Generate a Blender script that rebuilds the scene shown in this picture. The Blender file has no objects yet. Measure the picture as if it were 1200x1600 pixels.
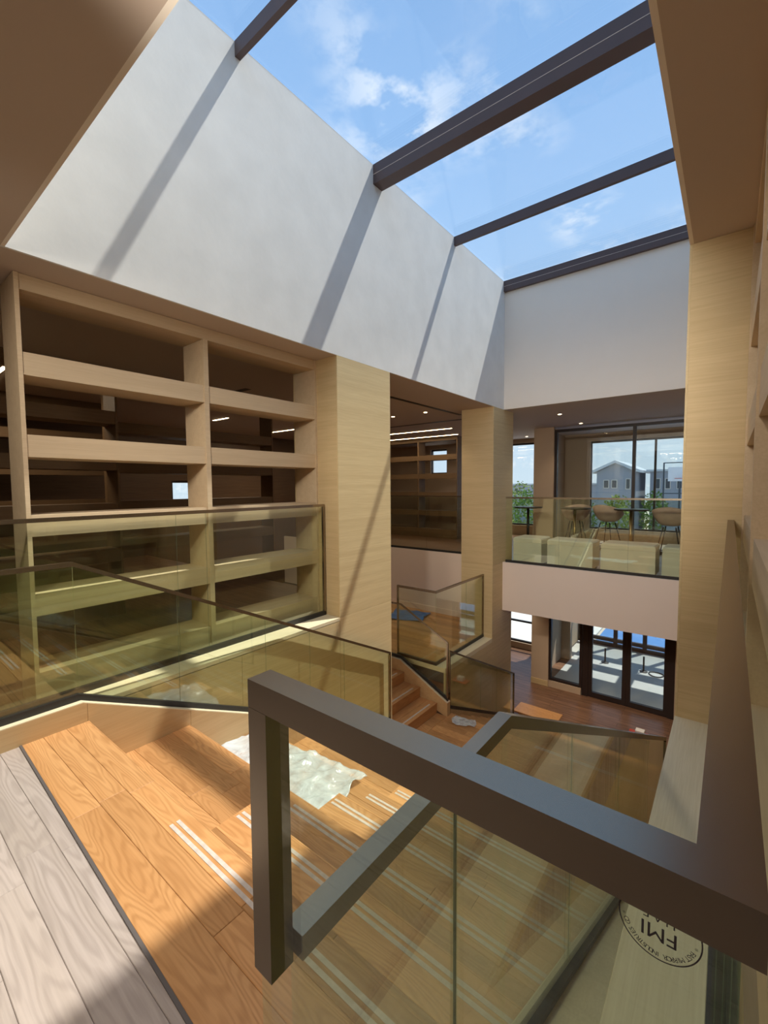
import bpy, math, random
from mathutils import Vector, Matrix

random.seed(7)
S = bpy.context.scene
COL = S.collection

# ------------------------------------------------------------------ camera
EYE = 1.53
cam_d = bpy.data.cameras.new('camera'); cam = bpy.data.objects.new('camera', cam_d); COL.objects.link(cam)
cam_d.sensor_fit = 'VERTICAL'; cam_d.sensor_height = 36.0; cam_d.lens = 682.6 * 36.0 / 1600.0
cam_d.clip_start = 0.01; cam_d.clip_end = 500
_y, _p, _r = math.radians(38.43), math.radians(3.354), math.radians(-0.407)
_f = Vector((-math.sin(_y) * math.cos(_p), math.cos(_y) * math.cos(_p), -math.sin(_p)))
_rt = Vector((math.cos(_y), math.sin(_y), 0)); _up = _rt.cross(_f)
_r2 = math.cos(_r) * _rt + math.sin(_r) * _up; _u2 = -math.sin(_r) * _rt + math.cos(_r) * _up
cam.matrix_world = Matrix(((_r2.x, _u2.x, -_f.x, 0), (_r2.y, _u2.y, -_f.y, 0), (_r2.z, _u2.z, -_f.z, EYE), (0, 0, 0, 1)))
S.camera = cam

# ------------------------------------------------------------------ world / sky
wd = bpy.data.worlds.new('sky'); S.world = wd; wd.use_nodes = True
N = wd.node_tree.nodes; K = wd.node_tree.links; N.clear()
def wn(t, **kw):
    n = N.new(t)
    for k, v in kw.items(): setattr(n, k, v)
    return n
tc = wn('ShaderNodeTexCoord'); sep = wn('ShaderNodeSeparateXYZ'); K.new(tc.outputs['Generated'], sep.inputs[0])
zc = wn('ShaderNodeMath', operation='MAXIMUM'); K.new(sep.outputs['Z'], zc.inputs[0]); zc.inputs[1].default_value = 0.06
dv = wn('ShaderNodeVectorMath', operation='DIVIDE'); cmb = wn('ShaderNodeCombineXYZ')
for i in range(3): K.new(zc.outputs[0], cmb.inputs[i])
K.new(tc.outputs['Generated'], dv.inputs[0]); K.new(cmb.outputs[0], dv.inputs[1])
ramp = wn('ShaderNodeValToRGB'); K.new(sep.outputs['Z'], ramp.inputs[0])
e = ramp.color_ramp.elements
e[0].position = 0.0; e[0].color = (0.62, 0.74, 0.86, 1)
e[1].position = 0.95; e[1].color = (0.17, 0.33, 0.62, 1)
m_ = e.new(0.35); m_.color = (0.38, 0.58, 0.86, 1)
m_ = e.new(0.62); m_.color = (0.26, 0.45, 0.76, 1)
mp = wn('ShaderNodeMapping'); mp.inputs['Location'].default_value = (2.33, 0.62, 0); K.new(dv.outputs[0], mp.inputs[0])
big = wn('ShaderNodeTexNoise'); big.inputs['Scale'].default_value = 1.3; big.inputs['Detail'].default_value = 2; K.new(mp.outputs[0], big.inputs[0])
fine = wn('ShaderNodeTexNoise'); fine.inputs['Scale'].default_value = 7.5; fine.inputs['Detail'].default_value = 9; fine.inputs['Roughness'].default_value = 0.62; K.new(mp.outputs[0], fine.inputs[0])
bm = wn('ShaderNodeMapRange'); bm.inputs[1].default_value = 0.5; bm.inputs[2].default_value = 0.72; K.new(big.outputs[0], bm.inputs[0])
fm = wn('ShaderNodeMapRange'); fm.inputs[1].default_value = 0.45; fm.inputs[2].default_value = 0.61; K.new(fine.outputs[0], fm.inputs[0])
mul = wn('ShaderNodeMath', operation='MULTIPLY'); K.new(bm.outputs[0], mul.inputs[0]); K.new(fm.outputs[0], mul.inputs[1])
mix = wn('ShaderNodeMix', data_type='RGBA'); K.new(mul.outputs[0], mix.inputs[0]); K.new(ramp.outputs[0], mix.inputs[6]); mix.inputs[7].default_value = (0.9, 0.93, 0.96, 1)
bg = wn('ShaderNodeBackground'); bg.inputs[1].default_value = 0.74; K.new(mix.outputs[2], bg.inputs[0])
wo = wn('ShaderNodeOutputWorld'); K.new(bg.outputs[0], wo.inputs[0])

# ------------------------------------------------------------------ sun
sd = bpy.data.lights.new('sun', 'SUN'); sun = bpy.data.objects.new('sun', sd); COL.objects.link(sun)
sd.energy = 3.05; sd.angle = math.radians(0.9); sd.color = (1.0, 0.95, 0.86)
LDIR = Vector((-0.235, -0.49, -1.0))
sun.rotation_euler = LDIR.to_track_quat('-Z', 'Y').to_euler(); sun.location = (3, 8, 14)

# ------------------------------------------------------------------ exposure
vs = S.view_settings; vs.view_transform = 'Standard'; vs.look = 'None'; vs.gamma = 1; vs.use_curve_mapping = False; vs.exposure = 0.80
S.display_settings.display_device = 'sRGB'
S.cycles.transparent_max_bounces = 40; S.cycles.max_bounces = 14; S.cycles.diffuse_bounces = 8
S.cycles.caustics_reflective = False; S.cycles.caustics_refractive = False

# ------------------------------------------------------------------ materials
MATS = {}
def newmat(name):
    m = bpy.data.materials.new(name); m.use_nodes = True; MATS[name] = m
    nt = m.node_tree
    return m, nt, nt.nodes['Principled BSDF']
def plain(name, col, rough=0.6, metal=0.0, spec=0.5, var=0.0, scale=3.0, bump=0.0, bscale=120.0, emit=None, estr=1.0):
    m, nt, b = newmat(name)
    b.inputs['Base Color'].default_value = (*col, 1); b.inputs['Roughness'].default_value = rough; b.inputs['Metallic'].default_value = metal
    b.inputs['Specular IOR Level'].default_value = spec
    tcn = nt.nodes.new('ShaderNodeTexCoord')
    if var:
        n = nt.nodes.new('ShaderNodeTexNoise'); n.inputs['Scale'].default_value = scale; n.inputs['Detail'].default_value = 6; nt.links.new(tcn.outputs['Object'], n.inputs[0])
        r = nt.nodes.new('ShaderNodeValToRGB'); r.color_ramp.elements[0].position = 0.3; r.color_ramp.elements[1].position = 0.7
        r.color_ramp.elements[0].color = (*[c * (1 - var) for c in col], 1); r.color_ramp.elements[1].color = (*[min(1, c * (1 + var)) for c in col], 1)
        nt.links.new(n.outputs[0], r.inputs[0]); nt.links.new(r.outputs[0], b.inputs['Base Color'])
    if bump:
        n = nt.nodes.new('ShaderNodeTexNoise'); n.inputs['Scale'].default_value = bscale; n.inputs['Detail'].default_value = 3; nt.links.new(tcn.outputs['Object'], n.inputs[0])
        bp = nt.nodes.new('ShaderNodeBump'); bp.inputs['Strength'].default_value = bump; bp.inputs['Distance'].default_value = 0.01
        nt.links.new(n.outputs[0], bp.inputs['Height']); nt.links.new(bp.outputs[0], b.inputs['Normal'])
    if emit:
        b.inputs['Emission Color'].default_value = (*emit, 1); b.inputs['Emission Strength'].default_value = estr
    return m
def wood(name, c1, c2, dark, axis=0, long=0.9, across=9.0, rings=26.0, ring_amt=0.45, grain=150.0, grain_amt=0.35, vary=0.16, rough=0.42, spec=0.4):
    """procedural wood: cathedral rings plus fine grain along one axis, each piece shifted by its own random"""
    m, nt, b = newmat(name); L = nt.links
    def nn(t, **kw):
        n = nt.nodes.new(t)
        for k, v in kw.items(): setattr(n, k, v)
        return n
    tcn = nn('ShaderNodeTexCoord'); oi = nn('ShaderNodeObjectInfo')
    rnd = nn('ShaderNodeMath', operation='MULTIPLY'); L.new(oi.outputs['Random'], rnd.inputs[0]); rnd.inputs[1].default_value = 87.0
    def vec(sl, sa):
        v = nn('ShaderNodeVectorMath', operation='MULTIPLY'); L.new(tcn.outputs['Object'], v.inputs[0])
        s = [sa, sa, sa]; s[axis] = sl; v.inputs[1].default_value = s
        a = nn('ShaderNodeVectorMath', operation='ADD'); L.new(v.outputs[0], a.inputs[0]); L.new(rnd.outputs[0], a.inputs[1])
        return a.outputs[0]
    n1 = nn('ShaderNodeTexNoise'); n1.inputs['Scale'].default_value = 1.0; n1.inputs['Detail'].default_value = 2.0; n1.inputs['Roughness'].default_value = 0.4; L.new(vec(long, across), n1.inputs[0])
    mu = nn('ShaderNodeMath', operation='MULTIPLY'); L.new(n1.outputs[0], mu.inputs[0]); mu.inputs[1].default_value = rings * 6.28
    si = nn('ShaderNodeMath', operation='SINE'); L.new(mu.outputs[0], si.inputs[0])
    rg = nn('ShaderNodeMapRange'); rg.inputs[1].default_value = -0.4; rg.inputs[2].default_value = 1.0; L.new(si.outputs[0], rg.inputs[0])
    n2 = nn('ShaderNodeTexNoise'); n2.inputs['Scale'].default_value = 1.0; n2.inputs['Detail'].default_value = 4.0; L.new(vec(grain * 0.035, grain), n2.inputs[0])
    g2 = nn('ShaderNodeMapRange'); g2.inputs[1].default_value = 0.35; g2.inputs[2].default_value = 0.68; L.new(n2.outputs[0], g2.inputs[0])
    n3 = nn('ShaderNodeTexNoise'); n3.inputs['Scale'].default_value = 1.0; n3.inputs['Detail'].default_value = 3.0; L.new(vec(long * 0.8, across * 1.4), n3.inputs[0])
    g3 = nn('ShaderNodeMapRange'); g3.inputs[1].default_value = 0.35; g3.inputs[2].default_value = 0.65; L.new(n3.outputs[0], g3.inputs[0])
    ma = nn('ShaderNodeMix', data_type='RGBA'); L.new(g3.outputs[0], ma.inputs[0]); ma.inputs[6].default_value = (*c1, 1); ma.inputs[7].default_value = (*c2, 1)
    f1 = nn('ShaderNodeMath', operation='MULTIPLY'); L.new(rg.outputs[0], f1.inputs[0]); f1.inputs[1].default_value = ring_amt
    f2 = nn('ShaderNodeMath', operation='MULTIPLY'); L.new(g2.outputs[0], f2.inputs[0]); f2.inputs[1].default_value = grain_amt
    fa = nn('ShaderNodeMath', operation='ADD', use_clamp=True); L.new(f1.outputs[0], fa.inputs[0]); L.new(f2.outputs[0], fa.inputs[1])
    mb = nn('ShaderNodeMix', data_type='RGBA'); L.new(fa.outputs[0], mb.inputs[0]); L.new(ma.outputs[2], mb.inputs[6]); mb.inputs[7].default_value = (*dark, 1)
    vr = nn('ShaderNodeMapRange'); L.new(oi.outputs['Random'], vr.inputs[0]); vr.inputs[3].default_value = 1 - vary; vr.inputs[4].default_value = 1 + vary
    sc = nn('ShaderNodeVectorMath', operation='SCALE'); L.new(mb.outputs[2], sc.inputs[0]); L.new(vr.outputs[0], sc.inputs['Scale'])
    L.new(sc.outputs[0], b.inputs['Base Color'])
    b.inputs['Roughness'].default_value = rough; b.inputs['Specular IOR Level'].default_value = spec
    bp = nn('ShaderNodeBump'); bp.inputs['Strength'].default_value = 0.12; bp.inputs['Distance'].default_value = 0.004; L.new(fa.outputs[0], bp.inputs['Height']); L.new(bp.outputs[0], b.inputs['Normal'])
    return m
def glass(name, tint, r0=0.045, gl=(1, 1, 1), rough=0.0):
    """architectural pane: clear tinted transmission plus a mirror share that grows at grazing angles"""
    m = bpy.data.materials.new(name); m.use_nodes = True; MATS[name] = m
    nt = m.node_tree; L = nt.links; nt.nodes.clear()
    def nn(t, **kw):
        n = nt.nodes.new(t)
        for k, v in kw.items(): setattr(n, k, v)
        return n
    ge = nn('ShaderNodeNewGeometry'); dt = nn('ShaderNodeVectorMath', operation='DOT_PRODUCT'); L.new(ge.outputs['Normal'], dt.inputs[0]); L.new(ge.outputs['Incoming'], dt.inputs[1])
    ab = nn('ShaderNodeMath', operation='ABSOLUTE'); L.new(dt.outputs['Value'], ab.inputs[0])
    om = nn('ShaderNodeMath', operation='SUBTRACT', use_clamp=True); om.inputs[0].default_value = 1; L.new(ab.outputs[0], om.inputs[1])
    pw = nn('ShaderNodeMath', operation='POWER'); L.new(om.outputs[0], pw.inputs[0]); pw.inputs[1].default_value = 5
    ml = nn('ShaderNodeMath', operation='MULTIPLY_ADD'); L.new(pw.outputs[0], ml.inputs[0]); ml.inputs[1].default_value = 1 - r0; ml.inputs[2].default_value = r0
    tr = nn('ShaderNodeBsdfTransparent'); tr.inputs[0].default_value = (*tint, 1)
    go = nn('ShaderNodeBsdfGlossy'); go.inputs[0].default_value = (*gl, 1); go.inputs['Roughness'].default_value = rough
    mx = nn('ShaderNodeMixShader'); L.new(ml.outputs[0], mx.inputs[0]); L.new(tr.outputs[0], mx.inputs[1]); L.new(go.outputs[0], mx.inputs[2])
    o = nn('ShaderNodeOutputMaterial'); L.new(mx.outputs[0], o.inputs[0])
    return m

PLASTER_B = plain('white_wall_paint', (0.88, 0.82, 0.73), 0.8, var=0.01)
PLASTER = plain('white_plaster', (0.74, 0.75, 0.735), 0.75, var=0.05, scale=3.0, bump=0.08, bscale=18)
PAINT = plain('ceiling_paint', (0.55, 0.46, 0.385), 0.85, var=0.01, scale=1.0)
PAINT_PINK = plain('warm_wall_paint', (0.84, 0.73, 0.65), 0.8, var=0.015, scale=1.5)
TAUPE = plain('taupe_wall_paint', (0.52, 0.40, 0.29), 0.8, var=0.02)
VENEER = wood('oak_veneer_horizontal', (0.68, 0.55, 0.31), (0.62, 0.49, 0.27), (0.50, 0.37, 0.19), axis=1, long=0.35, across=14, rings=10, ring_amt=0.14, grain=130, grain_amt=0.30, vary=0.03, rough=0.55)
VENEER_X = wood('oak_veneer_crosswise', (0.66, 0.51, 0.285), (0.60, 0.46, 0.25), (0.48, 0.35, 0.17), axis=0, long=0.35, across=14, rings=10, ring_amt=0.14, grain=130, grain_amt=0.30, vary=0.03, rough=0.55)
VENEER_LIGHT = wood('pale_ledge_board', (0.80, 0.71, 0.50), (0.75, 0.66, 0.45), (0.62, 0.52, 0.32), axis=1, long=0.5, across=20, rings=9, ring_amt=0.12, grain=170, grain_amt=0.35, vary=0.04, rough=0.5)
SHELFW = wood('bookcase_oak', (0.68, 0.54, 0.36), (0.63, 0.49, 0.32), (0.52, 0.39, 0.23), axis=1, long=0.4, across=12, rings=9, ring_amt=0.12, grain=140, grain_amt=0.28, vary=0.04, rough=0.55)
DARKWOOD = wood('dark_walnut_lining', (0.12, 0.07, 0.035), (0.10, 0.055, 0.028), (0.06, 0.03, 0.015), axis=1, long=0.5, across=8, rings=8, ring_amt=0.2, grain=100, grain_amt=0.3, vary=0.05, rough=0.5)
SHELFD = wood('shaded_bookcase_oak', (0.20, 0.125, 0.065), (0.18, 0.11, 0.055), (0.12, 0.07, 0.03), axis=1, long=0.4, across=12, rings=9, ring_amt=0.12, grain=140, grain_amt=0.28, vary=0.06, rough=0.55)  # bookcase oak again, library shade put into its colour
ORANGE = wood('honey_oak_plank', (0.60, 0.325, 0.135), (0.53, 0.27, 0.105), (0.36, 0.165, 0.055), axis=0, long=1.1, across=7.5, rings=21, ring_amt=0.42, grain=120, grain_amt=0.26, vary=0.21, rough=0.38)
GREYOAK = wood('grey_oak_plank', (0.47, 0.40, 0.36), (0.41, 0.345, 0.30), (0.29, 0.24, 0.21), axis=0, long=0.9, across=7, rings=18, ring_amt=0.40, grain=120, grain_amt=0.30, vary=0.10, rough=0.42)
RISER = wood('honey_oak_riser', (0.50, 0.27, 0.11), (0.45, 0.235, 0.09), (0.33, 0.155, 0.055), axis=0, long=1.0, across=8, rings=10, ring_amt=0.2, grain=120, grain_amt=0.3, vary=0.1)
ORANGE_Y = wood('honey_oak_tread', (0.56, 0.30, 0.125), (0.50, 0.255, 0.10), (0.35, 0.16, 0.055), axis=1, long=1.0, across=8, rings=12, ring_amt=0.25, grain=120, grain_amt=0.3, vary=0.12)
STRINGER = wood('tan_stringer_veneer', (0.58, 0.41, 0.215), (0.53, 0.365, 0.185), (0.42, 0.27, 0.125), axis=1, long=0.5, across=12, rings=8, ring_amt=0.12, grain=120, grain_amt=0.25, vary=0.05, rough=0.5)
BRONZE = plain('bronze_painted_metal', (0.026, 0.016, 0.010), 0.27, 0.0, 0.5, var=0.05, scale=8)
MATS['bronze_painted_metal'].node_tree.nodes['Principled BSDF'].inputs['IOR'].default_value = 3.8; MATS['bronze_painted_metal'].node_tree.nodes['Principled BSDF'].inputs['Specular Tint'].default_value = (1.0, 0.86, 0.68, 1)
DARKSHOE = plain('dark_base_channel', (0.018, 0.018, 0.018), 0.45)
FRAME = plain('dark_window_frame', (0.022, 0.013, 0.012), 0.42)
BEAM = plain('dark_plum_beam', (0.10, 0.068, 0.066), 0.55, var=0.05, scale=5)
GLASS = glass('guard_glass', (0.958, 0.992, 0.925), 0.08, (0.95, 1.0, 0.95))
GLASS_EDGE = plain('glass_joint_edge', (0.16, 0.19, 0.15), 0.2)
SKYGLASS = glass('skylight_glass', (0.975, 0.985, 0.985), 0.03)
WINGLASS = glass('window_glass', (0.93, 0.95, 0.94), 0.04)
CREAM = plain('cream_upholstery', (0.84, 0.80, 0.68), 0.8, var=0.03, scale=6, bump=0.2, bscale=300)
SHELLF = plain('beige_chair_fabric', (0.62, 0.46, 0.36), 0.85, var=0.08, scale=9, bump=0.2, bscale=250)
BLACKM = plain('black_metal', (0.015, 0.013, 0.012), 0.4)
BRASS = plain('brass', (0.45, 0.30, 0.13), 0.35, 0.9, var=0.03)
DARKTOP = plain('dark_table_top', (0.04, 0.028, 0.022), 0.35, var=0.1)
STRIP = plain('white_anti_slip_tape', (0.56, 0.49, 0.43), 0.8, var=0.15, scale=30)
LAMP = plain('lit_lamp_diffuser', (0.9, 0.8, 0.6), 0.5, emit=(1.0, 0.78, 0.48), estr=7.0)
RIM = plain('white_lamp_trim', (0.7, 0.66, 0.6), 0.5)
BLUEF = plain('blue_plastic_film', (0.02, 0.16, 0.55), 0.35, var=0.3, scale=8)
REDP = plain('red_painted_board', (0.45, 0.06, 0.03), 0.5, var=0.1)
WHITEP = plain('white_paper', (0.8, 0.8, 0.8), 0.7, var=0.03)
CONC = plain('pale_epoxy_floor', (0.46, 0.49, 0.49), 0.45, var=0.05, scale=2)
SAND = plain('pale_sand_ground', (0.62, 0.55, 0.46), 0.9, var=0.12, scale=0.3)
PAVE = plain('white_paving', (0.70, 0.68, 0.64), 0.85, var=0.08, scale=1.5)
COURT = plain('blue_court_paint', (0.07, 0.22, 0.52), 0.7, var=0.08, scale=0.5)
BLDG = plain('blue_grey_render', (0.33, 0.36, 0.42), 0.8, var=0.04, scale=0.5)
BLDGR = plain('pale_metal_roof', (0.55, 0.60, 0.64), 0.5, var=0.05)
BLDGW = plain('dark_building_window', (0.05, 0.07, 0.09), 0.2)
TRUNK = plain('tree_bark', (0.16, 0.10, 0.06), 0.9, var=0.2, scale=8)
LEAF = plain('green_foliage', (0.10, 0.19, 0.035), 0.8, var=0.4, scale=4)
LEAF2 = plain('yellow_green_foliage', (0.20, 0.27, 0.05), 0.8, var=0.35, scale=4)
STAMP = plain('dark_stamp_ink', (0.06, 0.045, 0.05), 0.6)
SEALANT = plain('dark_joint_strip', (0.10, 0.085, 0.08), 0.6)

# ground floor boards, too far to pick apart: seams in the material
def board_floor(name, c1, c2, seam, rough=0.35):
    m, nt, b = newmat(name); L = nt.links
    tcn = nt.nodes.new('ShaderNodeTexCoord')
    br = nt.nodes.new('ShaderNodeTexBrick'); br.inputs['Scale'].default_value = 1.0; br.inputs['Brick Width'].default_value = 1.4; br.inputs['Row Height'].default_value = 0.135
    br.inputs['Mortar Size'].default_value = 0.004; br.inputs['Color1'].default_value = (*c1, 1); br.inputs['Color2'].default_value = (*c2, 1); br.inputs['Mortar'].default_value = (*seam, 1); br.offset = 0.37
    L.new(tcn.outputs['Object'], br.inputs[0])
    mpn = nt.nodes.new('ShaderNodeMapping'); mpn.inputs['Scale'].default_value = (1.2, 16, 1); L.new(tcn.outputs['Object'], mpn.inputs[0])
    n = nt.nodes.new('ShaderNodeTexNoise'); n.inputs['Scale'].default_value = 2.0; n.inputs['Detail'].default_value = 5; L.new(mpn.outputs[0], n.inputs[0])
    r = nt.nodes.new('ShaderNodeMapRange'); r.inputs[1].default_value = 0.3; r.inputs[2].default_value = 0.7; r.inputs[3].default_value = 0.6; r.inputs[4].default_value = 1.35; L.new(n.outputs[0], r.inputs[0])
    s = nt.nodes.new('ShaderNodeVectorMath'); s.operation = 'SCALE'; L.new(br.outputs[0], s.inputs[0]); L.new(r.outputs[0], s.inputs['Scale']); L.new(s.outputs[0], b.inputs['Base Color'])
    b.inputs['Roughness'].default_value = rough
    return m
WALNUT = board_floor('walnut_floor_boards', (0.17, 0.088, 0.052), (0.22, 0.118, 0.07), (0.08, 0.04, 0.025))
GREYBOARDS = board_floor('grey_oak_floor_boards', (0.42, 0.355, 0.31), (0.37, 0.31, 0.27), (0.18, 0.15, 0.13), 0.45)

# crumpled plastic film
def film(name, col, alpha):
    m, nt, b = newmat(name); L = nt.links
    b.inputs['Base Color'].default_value = (*col, 1); b.inputs['Roughness'].default_value = 0.22; b.inputs['Specular IOR Level'].default_value = 0.8
    tcn = nt.nodes.new('ShaderNodeTexCoord'); n = nt.nodes.new('ShaderNodeTexNoise'); n.inputs['Scale'].default_value = 5; n.inputs['Detail'].default_value = 6; n.inputs['Distortion'].default_value = 1.5
    L.new(tcn.outputs['Object'], n.inputs[0])
    r = nt.nodes.new('ShaderNodeMapRange'); r.inputs[1].default_value = 0.3; r.inputs[2].default_value = 0.7; r.inputs[3].default_value = alpha - 0.25; r.inputs[4].default_value = min(1, alpha + 0.2)
    L.new(n.outputs[0], r.inputs[0]); L.new(r.outputs[0], b.inputs['Alpha'])
    bp = nt.nodes.new('ShaderNodeBump'); bp.inputs['Strength'].default_value = 0.7; bp.inputs['Distance'].default_value = 0.03; L.new(n.outputs[0], bp.inputs['Height']); L.new(bp.outputs[0], b.inputs['Normal'])
    return m
FILM = film('clear_plastic_film', (0.72, 0.80, 0.83), 0.52)

# ------------------------------------------------------------------ helpers
WL = {}
def place(o, c, parent):
    WL[o.name] = Vector(c)
    if parent is not None:
        o.parent = parent; o.location = Vector(c) - WL[parent.name]
    else:
        o.location = c
def tag(o, label=None, cat=None, group=None, kind=None):
    if label: o['label'] = label
    if cat: o['category'] = cat
    if group: o['group'] = group
    if kind: o['kind'] = kind
    return o
def empty(name, loc=(0, 0, 0)):
    o = bpy.data.objects.new(name, None); COL.objects.link(o); place(o, loc, None); o.empty_display_size = 0.1
    return o
def mesh(name, verts, faces, mat, parent=None, smooth=False, origin=None):
    vs_ = [Vector(v) for v in verts]
    lo = Vector([min(v[i] for v in vs_) for i in range(3)]); hi = Vector([max(v[i] for v in vs_) for i in range(3)])
    c = Vector(origin) if origin is not None else Vector(((lo.x + hi.x) / 2, (lo.y + hi.y) / 2, lo.z))
    me = bpy.data.meshes.new(name); me.from_pydata([tuple(v - c) for v in vs_], [], faces); me.update()
    if smooth: me.polygons.foreach_set('use_smooth', [True] * len(me.polygons))
    me.materials.append(mat)
    o = bpy.data.objects.new(name, me); COL.objects.link(o); place(o, c, parent)
    return o
BF = [(0, 3, 2, 1), (4, 5, 6, 7), (0, 1, 5, 4), (1, 2, 6, 5), (2, 3, 7, 6), (3, 0, 4, 7)]
def bv(x0, x1, y0, y1, z0, z1):
    return [(x0, y0, z0), (x1, y0, z0), (x1, y1, z0), (x0, y1, z0), (x0, y0, z1), (x1, y0, z1), (x1, y1, z1), (x0, y1, z1)]
def box(name, x0, x1, y0, y1, z0, z1, mat, parent=None):
    return mesh(name, bv(x0, x1, y0, y1, z0, z1), BF, mat, parent)
def boxes(name, lst, mat, parent=None):
    v = []; f = []
    for b in lst:
        k = len(v); v += bv(*b); f += [tuple(i + k for i in q) for q in BF]
    return mesh(name, v, f, mat, parent)
def plank(name, x0, x1, y0, y1, z0, z1, mat, parent=None, c=0.0018, poly=None):
    """board with eased top edges"""
    p = poly or [(x0, y0), (x1, y0), (x1, y1), (x0, y1)]
    cx = sum(a for a, _ in p) / 4; cy = sum(b for _, b in p) / 4
    def ins(a, b): return (a - math.copysign(c, a - cx), b - math.copysign(c, b - cy))
    v = [(a, b, z0) for a, b in p] + [(a, b, z1 - c) for a, b in p] + [(*ins(a, b), z1) for a, b in p]
    f = [(0, 3, 2, 1)] + [(i, (i + 1) % 4, 4 + (i + 1) % 4, 4 + i) for i in range(4)] + [(4 + i, 4 + (i + 1) % 4, 8 + (i + 1) % 4, 8 + i) for i in range(4)] + [(8, 9, 10, 11)]
    return mesh(name, v, f, mat, parent)
def prism_yz(name, pts, x0, x1, mat, parent=None):
    n = len(pts)
    v = [(x0, y, z) for y, z in pts] + [(x1, y, z) for y, z in pts]
    f = [tuple(range(n))[::-1], tuple(range(n, 2 * n))] + [(i, (i + 1) % n, n + (i + 1) % n, n + i) for i in range(n)]
    f = [tuple(reversed(q)) for q in f]
    return mesh(name, v, f, mat, parent)
def prism_xz(name, pts, y0, y1, mat, parent=None):
    n = len(pts)
    v = [(x, y0, z) for x, z in pts] + [(x, y1, z) for x, z in pts]
    f = [tuple(range(n))[::-1], tuple(range(n, 2 * n))] + [(i, (i + 1) % n, n + (i + 1) % n, n + i) for i in range(n)]
    return mesh(name, v, f, mat, parent)
def sweep_v(path, w, z0, z1):
    """vertical-sided bar along a 3D path (mitred in plan); z0,z1 = offsets of its underside and top"""
    n = len(path); pl = [Vector((p[0], p[1])) for p in path]; off = []
    for i in range(n):
        ds = []
        if i > 0: ds.append((pl[i] - pl[i - 1]).normalized())
        if i < n - 1: ds.append((pl[i + 1] - pl[i]).normalized())
        nr = [Vector((-d.y, d.x)) for d in ds]
        if len(nr) == 1: off.append(nr[0])
        else:
            m = (nr[0] + nr[1]); m.normalize(); off.append(m / max(0.3, m.dot(nr[0])))
    v = []; f = []
    for p, o in zip(path, off):
        a = o * (w / 2)
        v += [(p[0] + a.x, p[1] + a.y, p[2] + z0), (p[0] - a.x, p[1] - a.y, p[2] + z0), (p[0] - a.x, p[1] - a.y, p[2] + z1), (p[0] + a.x, p[1] + a.y, p[2] + z1)]
    for i in range(n - 1):
        k = 4 * i
        for j in range(4): f.append((k + j, k + (j + 1) % 4, k + 4 + (j + 1) % 4, k + 4 + j))
    f.append((3, 2, 1, 0)); k = 4 * (n - 1); f.append((k, k + 1, k + 2, k + 3))
    return v, f
def tube(path, r, n=10):
    """round tube along a path"""
    v = []; f = []; P = [Vector(p) for p in path]
    for i, p in enumerate(P):
        d = (P[min(i + 1, len(P) - 1)] - P[max(i - 1, 0)]).normalized()
        a = d.cross(Vector((0, 0, 1)))
        if a.length < 1e-3: a = d.cross(Vector((1, 0, 0)))
        a.normalize(); b = d.cross(a); rr = r[i] if isinstance(r, (list, tuple)) else r
        v += [tuple(p + rr * (math.cos(t) * a + math.sin(t) * b)) for t in [2 * math.pi * k / n for k in range(n)]]
    for i in range(len(P) - 1):
        for k in range(n): f.append((i * n + k, i * n + (k + 1) % n, (i + 1) * n + (k + 1) % n, (i + 1) * n + k))
    f.append(tuple(range(n))[::-1]); f.append(tuple(range((len(P) - 1) * n, len(P) * n)))
    return v, f
def lathe(prof, c, n=24):
    v = []; f = []
    for r, z in prof:
        for k in range(n):
            t = 2 * math.pi * k / n; v.append((c[0] + r * math.cos(t), c[1] + r * math.sin(t), c[2] + z))
    for i in range(len(prof) - 1):
        for k in range(n): f.append((i * n + k, i * n + (k + 1) % n, (i + 1) * n + (k + 1) % n, (i + 1) * n + k))
    f.append(tuple(range(n))[::-1]); f.append(tuple(range((len(prof) - 1) * n, len(prof) * n)))
    return v, f
def struct(o, label, cat):
    return tag(o, label, cat, kind='structure')
def copy_tree(o, parent=None):
    c = o.copy(); COL.objects.link(c); c.parent = parent
    for ch in list(o.children): copy_tree(ch, c)
    return c

# ------------------------------------------------------------------ key dimensions (metres)
XL, XR = -3.379, -0.235          # the void between the left and right edges
YF, YB = 0.70, 7.90              # front and back of the roof light shaft
ZC, ZS = 2.95, 5.27              # ceiling, roof light glass
ZL = 0.07                        # ledge level
ZG = -3.586                      # ground floor
RIS, RUN = 0.163, 0.337          # stair
SL = RIS / RUN
Y1 = 0.97                        # first nosing
ZM = -12 * RIS                   # lower landing
ZP = -1.31                       # side platform
YW, YE = 11.17, 13.2             # glazed partition, outer wall
X0, X1, YS = -10.4, 1.3, -2.6    # building outline

# ================================================================== SETTING
# ceiling with the roof light opening
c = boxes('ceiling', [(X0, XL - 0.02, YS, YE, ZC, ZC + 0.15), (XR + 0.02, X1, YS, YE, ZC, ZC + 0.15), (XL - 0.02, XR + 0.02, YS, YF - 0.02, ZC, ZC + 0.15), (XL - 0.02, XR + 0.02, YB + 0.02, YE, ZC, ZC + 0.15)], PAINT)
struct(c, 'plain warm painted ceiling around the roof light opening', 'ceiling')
struct(box('wall_left', XL - 0.02, XL, YF - 0.02, YB + 0.02, ZC, ZS, PLASTER), 'tall sunlit white plaster wall under the roof light, striped by beam shadows', 'wall')
struct(box('wall_back', XL, XR, YB, YB + 0.02, ZC, ZS, PLASTER_B), 'shaded white plaster wall at the far end of the roof light', 'wall')
struct(box('wall_right', XR, XR + 0.02, YF - 0.02, YB + 0.02, ZC, ZS, PLASTER_B), 'white wall on the right side of the roof light shaft', 'wall')
struct(box('wall_front', XL, XR, YF - 0.02, YF, ZC, ZS, PLASTER_B), 'white wall on the near side of the roof light shaft', 'wall')

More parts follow.
